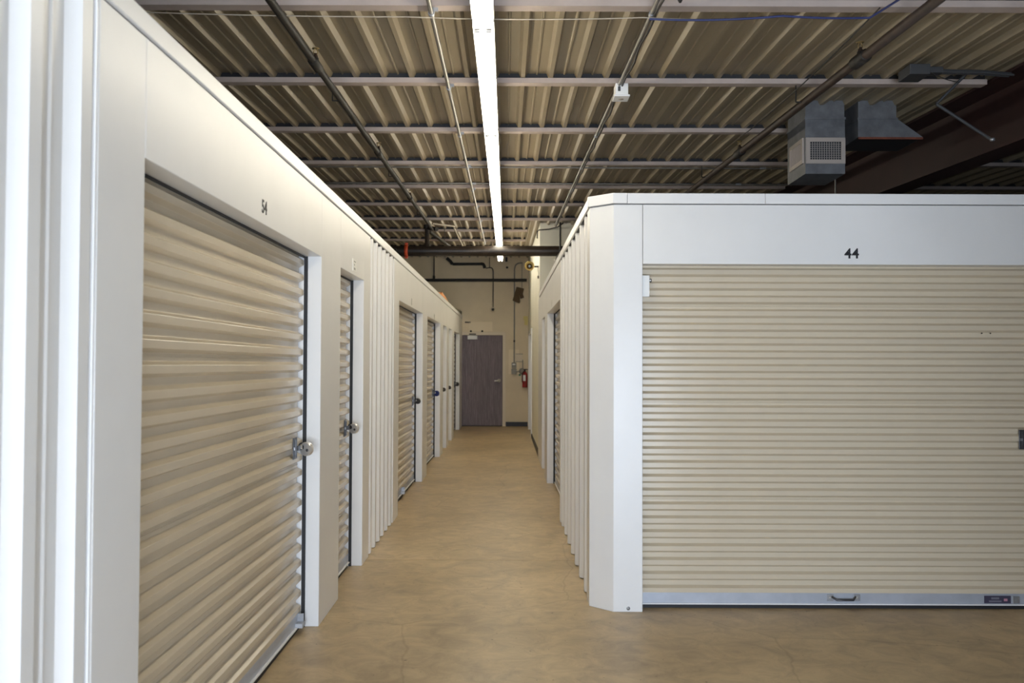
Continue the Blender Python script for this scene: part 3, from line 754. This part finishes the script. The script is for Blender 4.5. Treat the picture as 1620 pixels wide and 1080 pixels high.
def crossrun(label, y, x0, x1, H, r, m):
    c = ((x0 + x1) / 2, y, cz(y, H)); p = empty('cross_conduit', c); tag(p, label, 'conduit', 'conduits crossing under the roof')
    MB().tube([(x0, y, cz(y, H)), (x1, y + 0.03, cz(y, H))], r, 8).build('conduit_run', m, p)
    for x in (x0 + 0.8, 0.5 * (x0 + x1), x1 - 0.6):
        MB().tube([(x - 0.03, y + 0.015, cz(y, H)), (x + 0.03, y + 0.015, cz(y, H))], r * 1.5, 8).build('coupling', GALV, p)
crossrun('thin conduit crossing just past the fourth purlin', 9.33, -4.0, 3.1, 1.665, 0.008, EMT)
crossrun('bright conduit crossing in front of the fifth purlin', 10.36, -4.0, 3.1, 1.668, 0.011, EMT)

# white bent pipe near the riser
wp = MB().tube([(-1.20, 13.76, 3.69), (-0.93, 14.1, 3.705), (-0.90, 14.16, 3.707), (-0.915, 14.3, 3.71), (-0.925, 15.2, 3.735), (-0.94, 17.2, 3.80)], 0.0125, 10)
tag(wp.build('bent_pipe', WIREW, origin=(-1.0, 14.2, 3.70)), 'pale bent pipe beside the riser of the fire main', 'pipe')

# wires along the nearest purlin
def sag(p0, p1, s_, n=14):
    a, b = Vector(p0), Vector(p1)
    return [tuple(a.lerp(b, i / n) - Vector((0, 0, s_ * 4 * (i / n) * (1 - i / n)))) for i in range(n + 1)]
blue = sag((0.69, 4.74, 3.385), (1.36, 4.70, 3.388), 0.012)[:-1] + sag((1.36, 4.70, 3.388), (1.80, 4.70, 3.38), 0.006)[:-1] + [(1.80, 4.70, 3.38), (1.83, 4.60, 3.385), (1.875, 4.42, 3.39), (1.95, 4.1, 3.40)]
tag(MB().tube(blue, 0.006, 8).build('blue_cable', BLUEC, origin=(1.3, 4.7, 3.38)), 'blue cable strung along the nearest purlin', 'cable')
pale = sag((-1.9, 4.76, 3.42), (-0.55, 4.76, 3.40), 0.006)[:-1] + sag((-0.55, 4.76, 3.40), (0.66, 4.76, 3.40), 0.012)[:-1] + sag((0.66, 4.76, 3.40), (1.45, 4.72, 3.398), 0.014)
tag(MB().tube(pale, 0.0028, 6).build('pale_wire', WIREW, origin=(0, 4.76, 3.40)), 'thin pale wire strung across under the nearest purlin', 'wire')
tr = sag((1.82, 4.62, 3.40), (1.80, 7.4, 3.43), 0.03)
tag(MB().tube(tr, 0.004, 6).build('black_cable', IRON, origin=(1.8, 6, 3.4)), 'thin black cable looping beside the rusty sprinkler pipe', 'cable')
# pendant plug at the top edge
pp = empty('hanging_plug', (0.79, 4.42, 3.34)); tag(pp, 'small dark conical plug poking down at the top edge', 'plug')
MB().lathe([(0.0, 0.0), (0.006, 0.002), (0.016, 0.022), (0.016, 0.06), (0.008, 0.07)], (0.79, 4.42, 3.343), (0, 0, 1), 12).build('plug_body', IRON, pp)
MB().tube([(0.79, 4.42, 3.41), (0.79, 4.42, cz(4.42, HD) + 0.03)], 0.004, 6).build('plug_cord', IRON, pp)

# junction box on the right conduit
jb = empty('junction_box', (0.71, 6.12, 3.36)); tag(jb, 'white junction box with round knockout on the right conduit', 'electrical box')
MB().box(0.668, 0.752, 6.12, 6.235, 3.398, 3.474).build('box_body', PLATEW, jb, bevel=0.004)
MB().box(0.658, 0.762, 6.11, 6.245, 3.384, 3.397).build('box_cover', CAPW, jb, bevel=0.003)
MB().lathe([(0.0, 0.0), (0.018, 0.001), (0.020, 0.004)], (0.71, 6.18, 3.382), (0, 0, 1), 14).build('knockout', WIREW, jb)
MB().box(0.684, 0.700, 6.112, 6.12, 3.42, 3.45).build('box_label', DGREY, jb)

# ------------------------------------------------------------------ steel rafter
rf = empty('steel_rafter', (3.2, 5, 3.3)); tag(rf, 'deep dark red steel rafter running away on the right', 'beam')
def rbeam(x0, x1, h0, h1):
    q = MB(); ya, yb = -3.1, 14.6
    def P(x, y, h): return (x + CDX * y, y, cz(y, HP) + h)
    return q.hexa([P(x0, ya, h0), P(x1, ya, h0), P(x1, yb, h0), P(x0, yb, h0)], [P(x0, ya, h1), P(x1, ya, h1), P(x1, yb, h1), P(x0, yb, h1)])
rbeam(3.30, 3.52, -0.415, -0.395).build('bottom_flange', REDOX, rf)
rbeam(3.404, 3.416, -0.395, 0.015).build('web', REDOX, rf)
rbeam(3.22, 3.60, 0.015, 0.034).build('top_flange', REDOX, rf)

# ------------------------------------------------------------------ ducts
def duct(label, xa, xb, ya, yb, zb_, zt_):
    d = empty('air_duct', ((xa + xb) / 2, (ya + yb) / 2, zb_)); tag(d, label, 'duct', 'galvanised ceiling ducts')
    return d
da = duct('square galvanised duct drop with two air registers', 2.163, 2.458, 6.91, 7.36, 3.04, 3.6)
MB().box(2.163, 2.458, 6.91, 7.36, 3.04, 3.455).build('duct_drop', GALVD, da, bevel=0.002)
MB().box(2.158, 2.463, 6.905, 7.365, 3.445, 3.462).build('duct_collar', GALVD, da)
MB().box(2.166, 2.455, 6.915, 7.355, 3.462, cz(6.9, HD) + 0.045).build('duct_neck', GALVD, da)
def register(parent, org, ux, w_, h_, nrm, bars=True):
    o = Vector(org); ux = Vector(ux); uz = Vector((0, 0, 1)); nn = Vector(nrm)
    def B(a0, a1, b0, b1, d0, d1):
        q = MB(); c = lambda a, b, d: o + ux * a + uz * b + nn * d
        return q.hexa([c(a0, b0, d0), c(a1, b0, d0), c(a1, b0, d1), c(a0, b0, d1)], [c(a0, b1, d0), c(a1, b1, d0), c(a1, b1, d1), c(a0, b1, d1)])
    fw = 0.030
    f = B(0, w_, 0, fw, 0, 0.012).build('register_frame', GRILF, parent)
    B(0, w_, h_ - fw, h_, 0, 0.012).build('frame_rail', GRILF, f)
    B(0, fw, fw, h_ - fw, 0, 0.012).build('frame_rail', GRILF, f)
    B(w_ - fw, w_, fw, h_ - fw, 0, 0.012).build('frame_rail', GRILF, f)
    B(fw, w_ - fw, fw, h_ - fw, 0, 0.002).build('register_back', BLACK if bars else GRILF, f)
    if bars:
        n = 13
        for i in range(1, n):
            a = fw + (w_ - 2 * fw) * i / n; B(a - 0.0022, a + 0.0022, fw, h_ - fw, 0.004, 0.009).build('vane', GRILLE, f)
        for i in range(1, 8):
            b = fw + (h_ - 2 * fw) * i / 8; B(fw, w_ - fw, b - 0.0016, b + 0.0016, 0.002, 0.005).build('vane', GRILLE, f)
    else:
        for i in range(1, 9):
            a = fw + (w_ - 2 * fw) * i / 9; B(a - 0.006, a + 0.003, fw, h_ - fw, 0.002, 0.009).build('vane', GRILF, f)
register(da, (2.166, 6.91, 3.114), (1, 0, 0), 0.290, 0.193, (0, -1, 0))
register(da, (2.163, 6.945, 3.125), (0, 1, 0), 0.33, 0.190, (-1, 0, 0), False)
db = duct('galvanised duct with flared hood and rusty lip', 2.555, 2.85, 6.91, 7.36, 3.3, 3.6)
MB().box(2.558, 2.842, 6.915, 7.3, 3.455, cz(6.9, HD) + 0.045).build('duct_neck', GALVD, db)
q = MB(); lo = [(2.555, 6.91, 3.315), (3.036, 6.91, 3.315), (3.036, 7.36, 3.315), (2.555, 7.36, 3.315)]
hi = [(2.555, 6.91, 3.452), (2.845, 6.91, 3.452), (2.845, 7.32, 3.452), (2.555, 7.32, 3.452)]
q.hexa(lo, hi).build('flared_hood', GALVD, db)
MB().box(2.550, 2.850, 6.905, 7.325, 3.448, 3.458).build('duct_collar', GALVD, db)
MB().box(2.556, 3.034, 6.904, 6.912, 3.298, 3.314).build('hood_lip', RUSTE, db)
MB().box(2.560, 3.030, 6.914, 7.355, 3.312, 3.3155).build('hood_mouth_shade', BLACK, db)  # black sheet stands for the shade under the hood
tag(MB().tube([(2.622, 7.6, 3.0), (2.622, 7.6, cz(7.6, HD) + 0.036)], 0.006, 8).build('threaded_rod', EMT, origin=(2.622, 7.6, 3.0)), 'thin steel rod hanging below the flared duct hood', 'rod')

# electrical gear by the rafter
eg = empty('electrical_gear', (2.6, 5.85, 3.43)); tag(eg, 'dark grey electrical box with conduits beside the rafter', 'electrical box')
MB().box(2.47, 2.60, 5.80, 5.98, 3.440, 3.505).build('gear_box', DGREY, eg, bevel=0.004)
MB().box(2.60, 2.70, 5.84, 5.92, 3.462, 3.500).build('gear_block', DGREY, eg, bevel=0.004)
for dz, dy in ((3.470, 5.85), (3.488, 5.88), (3.480, 5.91)):
    MB().tube([(2.69, dy, dz), (2.95, dy, dz - 0.004), (3.16, dy + 0.03, dz - 0.010)], 0.008, 8).build('gear_conduit', DGREY, eg)
MB().tube(sag((2.62, 5.84, 3.46), (2.80, 5.84, 3.40), 0.01, 8), 0.003, 6).build('loose_lead', IRON, eg)
bs = empty('brace_strut', (2.87, 6.1, 3.1)); tag(bs, 'slanting grey steel brace against the dark red rafter', 'brace')
MB().tube([(2.77, 6.1, 3.335), (3.13, 6.1, 3.10)], 0.011, 8).build('strut', DGREY, bs)
MB().lathe([(0.0, 0.0), (0.016, 0.004), (0.016, 0.02), (0, 0.024)], (3.13, 6.09, 3.088), (0, 0, 1), 8).build('strut_bolt', GALV, bs)
MB().tube([(2.77, 6.1, 3.335), (2.95, 6.05, cz(6.05, HD))], 0.009, 8).build('strut_hanger', DGREY, bs)

# ------------------------------------------------------------------ things on and by the far wall
y_ = WF
def wthing(name, label, cat, loc, group=None):
    return tag(empty(name, loc), label, cat, group)
fp = wthing('wall_pipe', 'black horizontal pipe along the far wall above the exit door', 'pipe', (-0.8, y_ - 0.06, 3.5))
MB().tube([(-4.0, y_ - 0.06, 3.500), (0.30, y_ - 0.06, 3.507)], 0.034, 12).build('pipe_run', IRON, fp)
MB().tube([(-1.785, y_ - 0.06, 3.53), (-1.785, y_ - 0.06, 4.05)], 0.013, 8).build('drop_pipe', IRON, fp)
MB().tube([(-1.785, y_ - 0.06, 3.53), (-1.785, y_ - 0.06, 3.60)], 0.026, 8).build('drop_fitting', IRON, fp)
fb = wthing('offset_pipe', 'short black pipe with elbows below the roof on the far wall', 'pipe', (-1.0, y_ - 0.07, 3.86))
MB().tube([(-1.50, y_ - 0.07, 4.00), (-1.42, y_ - 0.07, 3.93), (-1.37, y_ - 0.07, 3.862)], 0.036, 10).build('elbow', IRON, fb)
MB().tube([(-1.37, y_ - 0.07, 3.862), (-0.72, y_ - 0.07, 3.868)], 0.030, 12).build('pipe_run', IRON, fb)
MB().tube([(-0.74, y_ - 0.07, 3.872), (-0.68, y_ - 0.07, 3.865), (-0.655, y_ - 0.07, 3.82), (-0.645, y_ - 0.07, 3.775)], 0.037, 10).build('elbow', IRON, fb)
sc_ = wthing('ceiling_camera', 'round black-eyed dome camera hanging from a bent conduit above the exit door', 'camera', (-0.46, y_ - 0.08, 2.84))
arc = [(-0.62, y_ - 0.06, 3.775), (-0.53, y_ - 0.06, 3.79), (-0.49, y_ - 0.06, 3.782), (-0.463, y_ - 0.06, 3.75), (-0.456, y_ - 0.06, 3.70), (-0.456, y_ - 0.06, 2.90)]
MB().tube(arc, 0.011, 8).build('bent_conduit', IRON, sc_)
MB().tube([(-0.54, y_ - 0.06, 3.79), (-0.54, y_ - 0.06, 4.02)], 0.008, 6).build('support_rod', IRON, sc_)
MB().lathe([(0.0, -0.02), (0.050, -0.02), (0.054, 0.0), (0.050, 0.06), (0.0, 0.062)], (-0.457, y_, 2.845), (0, -1, 0), 20).build('dome_base', FRAMEC, sc_)
MB().lathe([(0.032, 0.058), (0.028, 0.078), (0.014, 0.090), (0.0, 0.093)], (-0.457, y_, 2.845), (0, -1, 0), 16).build('dome_lens', BLACK, sc_)
wc = wthing('wall_conduit', 'tall grey conduit running down to the switch boxes beside the exit door', 'conduit', (0.02, y_ - 0.03, 1.6))
MB().tube([(0.20, y_ - 0.03, 3.90), (0.10, y_ - 0.03, 3.89), (0.045, y_ - 0.03, 3.85), (0.022, y_ - 0.03, 3.77), (0.022, y_ - 0.03, 1.66)], 0.014, 8).build('conduit_run', GREYBOX, wc)
MB().tube([(0.022, y_ - 0.03, 2.12), (0.022, y_ - 0.03, 2.16)], 0.019, 8).build('coupling', IRON, wc)
sb = wthing('switch_box', 'upper grey switch box with a white label under the tall conduit', 'switch box', (0.018, y_, 1.54), 'stacked switch boxes by the exit door')
MB().box(-0.035, 0.070, y_ - 0.05, y_, 1.54, 1.66).build('box_body', GREYBOX, sb, bevel=0.004)
MB().box(-0.015, 0.050, y_ - 0.053, y_ - 0.05, 1.605, 1.632).build('box_label', PLATEW, sb)
sb = wthing('switch_box', 'plain lower grey switch box joined to the alarm bell', 'switch box', (0.018, y_, 1.395), 'stacked switch boxes by the exit door')
MB().box(-0.040, 0.075, y_ - 0.06, y_, 1.395, 1.52).build('box_body', GREYBOX, sb, bevel=0.006)
MB().tube([(0.075, y_ - 0.03, 1.455), (0.128, y_ - 0.03, 1.455)], 0.010, 8).build('nipple', GREYBOX, sb)
al = wthing('alarm_bell', 'round grey alarm bell next to the switch boxes', 'alarm', (0.20, y_, 1.46))
MB().lathe([(0.0, 0.07), (0.03, 0.068), (0.06, 0.05), (0.07, 0.02), (0.07, 0.0)], (0.20, y_, 1.465), (0, -1, 0), 18).build('bell_gong', GREYBOX, al)
MB().tube([(0.215, y_ - 0.02, 1.53), (0.215, y_ - 0.02, 1.72)], 0.010, 8).build('bell_conduit', GREYBOX, al)
MB().box(0.125, 0.17, y_ - 0.02, y_, 1.36, 1.40).build('green_tag', GREEN, al)
sg = wthing('wall_plaque', 'blank pale plaque beside the tall conduit', 'plaque', (0.13, y_, 1.69))
MB().box(0.05, 0.215, y_ - 0.010, y_, 1.69, 1.84).build('plaque_board', FRAMEC, sg, bevel=0.002)
MB().box(0.05, 0.22, y_ - 0.014, y_, 1.845, 1.858).build('plaque_edge', GREYBOX, sg)
MB().box(0.05, 0.22, y_ - 0.014, y_, 1.672, 1.685).build('plaque_edge', GREYBOX, sg)
fe = wthing('fire_extinguisher', 'red fire extinguisher hanging beside the exit door', 'fire extinguisher', (0.275, y_ - 0.09, 1.10))
MB().lathe([(0.0, 0.0), (0.055, 0.0), (0.058, 0.015), (0.058, 0.29), (0.050, 0.325), (0.025, 0.35), (0.018, 0.36)], (0.262, y_ - 0.09, 1.10), (0, 0, 1), 18).build('cylinder_body', REDP, fe)
MB().tube([(0.262, y_ - 0.09, 1.455), (0.262, y_ - 0.09, 1.50)], 0.02, 10).build('valve', IRON, fe)
MB().box(0.235, 0.33, y_ - 0.10, y_ - 0.08, 1.495, 1.515).build('carry_handle', IRON, fe)
MB().tube([(0.25, y_ - 0.10, 1.48), (0.205, y_ - 0.11, 1.42), (0.200, y_ - 0.11, 1.22)], 0.009, 8).build('hose', IRON, fe)
MB().box(0.222, 0.278, y_ - 0.1515, y_ - 0.146, 1.25, 1.38).build('instruction_label', PLATEW, fe)
MB().box(0.245, 0.28, y_ - 0.035, y_, 1.20, 1.40).build('wall_bracket', IRON, fe)
hc = wthing('hanging_card', 'tilted brown cardboard piece on the far wall under the black pipe', 'cardboard', (0.11, y_ - 0.05, 3.0))
for (pts_, d0, d1) in (([(0.07, 3.36), (0.24, 3.32), (0.21, 3.20), (0.14, 3.17), (0.155, 3.02), (0.13, 2.985), (-0.02, 3.05)], 0.04, 0.06), ([(0.21, 3.20), (0.24, 3.12), (0.16, 3.09), (0.14, 3.17)], 0.03, 0.04)):
    MB().prism(pts_, y_ - d1, y_ - d0, lambda a, b, h: (a, h, b)).build('card_panel', CARD, hc)
MB().tube([(0.19, y_ - 0.02, 3.34), (0.19, y_ - 0.02, 3.90)], 0.006, 6).build('card_wire', GREYBOX, hc)
ys = wthing('yellow_box', 'small yellow notice box on the far wall beside the cream wall', 'notice box', (0.27, y_, 2.5))
MB().prism([(0.225, 2.70), (0.325, 2.70), (0.325, 2.50), (0.25, 2.50), (0.25, 2.60), (0.225, 2.62)], y_ - 0.05, y_, lambda a, b, h: (a, h, b)).build('box_body', YELLOW, ys)

# horn loudspeaker on the cream pier
hx, hy, hz = 0.258, 15.05, 3.205
hs = wthing('horn_speaker', 'yellowed round horn loudspeaker fixed to the cream wall', 'loudspeaker', (hx, hy, hz))
MB().lathe([(0.074, -0.002), (0.078, 0.0), (0.076, 0.006), (0.058, 0.05), (0.034, 0.11), (0.030, 0.16), (0.0, 0.165)], (hx, hy, hz), (0, 1, 0), 24).build('horn_bell', HORN, hs)
MB().lathe([(0.074, -0.002), (0.052, 0.05), (0.030, 0.09), (0.0, 0.092)], (hx, hy, hz), (0, 1, 0), 24).build('horn_throat', HORN, hs)
MB().lathe([(0.046, 0.050), (0.030, 0.072), (0.0, 0.074)], (hx, hy - 0.004, hz), (0, 1, 0), 20).build('throat_ring', HORNIN, hs)
MB().lathe([(0.0, 0.0), (0.014, 0.004), (0.018, 0.03), (0.018, 0.07)], (hx, hy + 0.012, hz), (0, 1, 0), 14).build('phase_plug', BLUEG, hs)
MB().box(hx + 0.03, rx(hy) + 0.022, hy + 0.09, hy + 0.11, hz - 0.012, hz + 0.012).build('mount_bracket', IRON, hs)
MB().tube([(rx(hy) + 0.012, hy + 0.02, hz + 0.0), (rx(hy) + 0.005, hy + 0.01, hz - 0.06), (rx(hy) + 0.014, hy - 0.02, hz - 0.12), (rx(hy) + 0.01, hy - 0.03, hz - 0.16)], 0.004, 6).build('speaker_lead', GREYBOX, hs)
MB().box(rx(hy) - 0.004, rx(hy) + 0.02, hy - 0.06, hy - 0.02, hz - 0.205, hz - 0.165).build('lead_plug', RUSTP, hs)
# cable looping over the pier top
pc = [(0.74, 14.0, 3.74), (0.68, 14.3, 3.725), (0.55, 14.5, 3.72), (0.40, 14.62, 3.725), (0.375, 14.66, 3.71), (0.372, 14.68, 3.60)]
tag(MB().tube(pc, 0.010, 8).build('looped_cable', IRON, origin=(0.5, 14.5, 3.72)), 'dark cable looping over the top of the cream wall', 'cable')
vp = [(0.70, 14.0, 2.70), (0.70, 14.0, cz(14, HP))]
tag(MB().tube(vp, 0.014, 8).build('upright_conduit', IRON, origin=(0.70, 14.0, 2.70)), 'thin dark upright conduit in front of the cream wall', 'conduit')

# items lying on top of the units
ot = wthing('orange_tarp', 'crumpled orange fabric lying on the roof of the left units', 'fabric', (-1.23, 16.2, 2.711))
mb = MB(); random.seed(3)
nx, ny = 7, 15
grid = []
for i in range(nx):
    for j in range(ny):
        e = math.sin(math.pi * i / (nx - 1)) * math.sin(math.pi * j / (ny - 1)) ** 0.6
        grid.append((-1.30 + 0.135 * i / (nx - 1) + random.uniform(-0.006, 0.006), 15.2 + 2.0 * j / (ny - 1), 2.711 + e * (0.13 + random.uniform(-0.05, 0.05))))
mb.add(grid, [(i * ny + j, (i + 1) * ny + j, (i + 1) * ny + j + 1, i * ny + j + 1) for i in range(nx - 1) for j in range(ny - 1)], False)
mb.build('fabric_heap', ORTARP, ot)
wb = wthing('timber_offcut', 'dark timber board lying on the unit roof by the far wall', 'board', (-1.22, 19.3, 2.711))
MB().hexa([(-1.27, 18.2, 2.711), (-1.16, 18.3, 2.711), (-1.15, 20.8, 2.711), (-1.27, 20.8, 2.711)], [(-1.27, 18.2, 2.735), (-1.16, 18.3, 2.735), (-1.15, 20.8, 2.79), (-1.27, 20.8, 2.80)]).build('board', DKWOOD, wb)
ib = wthing('grey_bundle', 'grey crumpled insulation bundle behind the cap of the right units', 'material', (0.69, 13.35, 2.66))  # dark grey crumpled heap on top of the right units
mb = MB(); grid = []; nx, ny = 8, 8; random.seed(5)
for i in range(nx):
    for j in range(ny):
        a = math.pi * i / (nx - 1)
        rr = 0.17 + random.uniform(-0.02, 0.02)
        grid.append((0.69 - math.cos(a) * rr * 1.0, 12.9 + 0.9 * j / (ny - 1), 2.665 + math.sin(a) * (0.54 + random.uniform(-0.03, 0.03))))
mb.add(grid, [(i * ny + j, (i + 1) * ny + j, (i + 1) * ny + j + 1, i * ny + j + 1) for i in range(nx - 1) for j in range(ny - 1)], True)
mb.add([grid[i * ny] for i in range(nx)], [tuple(range(nx))]); mb.add([grid[i * ny + ny - 1] for i in range(nx)], [tuple(range(nx))])
mb.build('bundle_wrap', GREYWRAP, ib)

for o in bpy.data.objects:
    if '_o' in o: del o['_o']
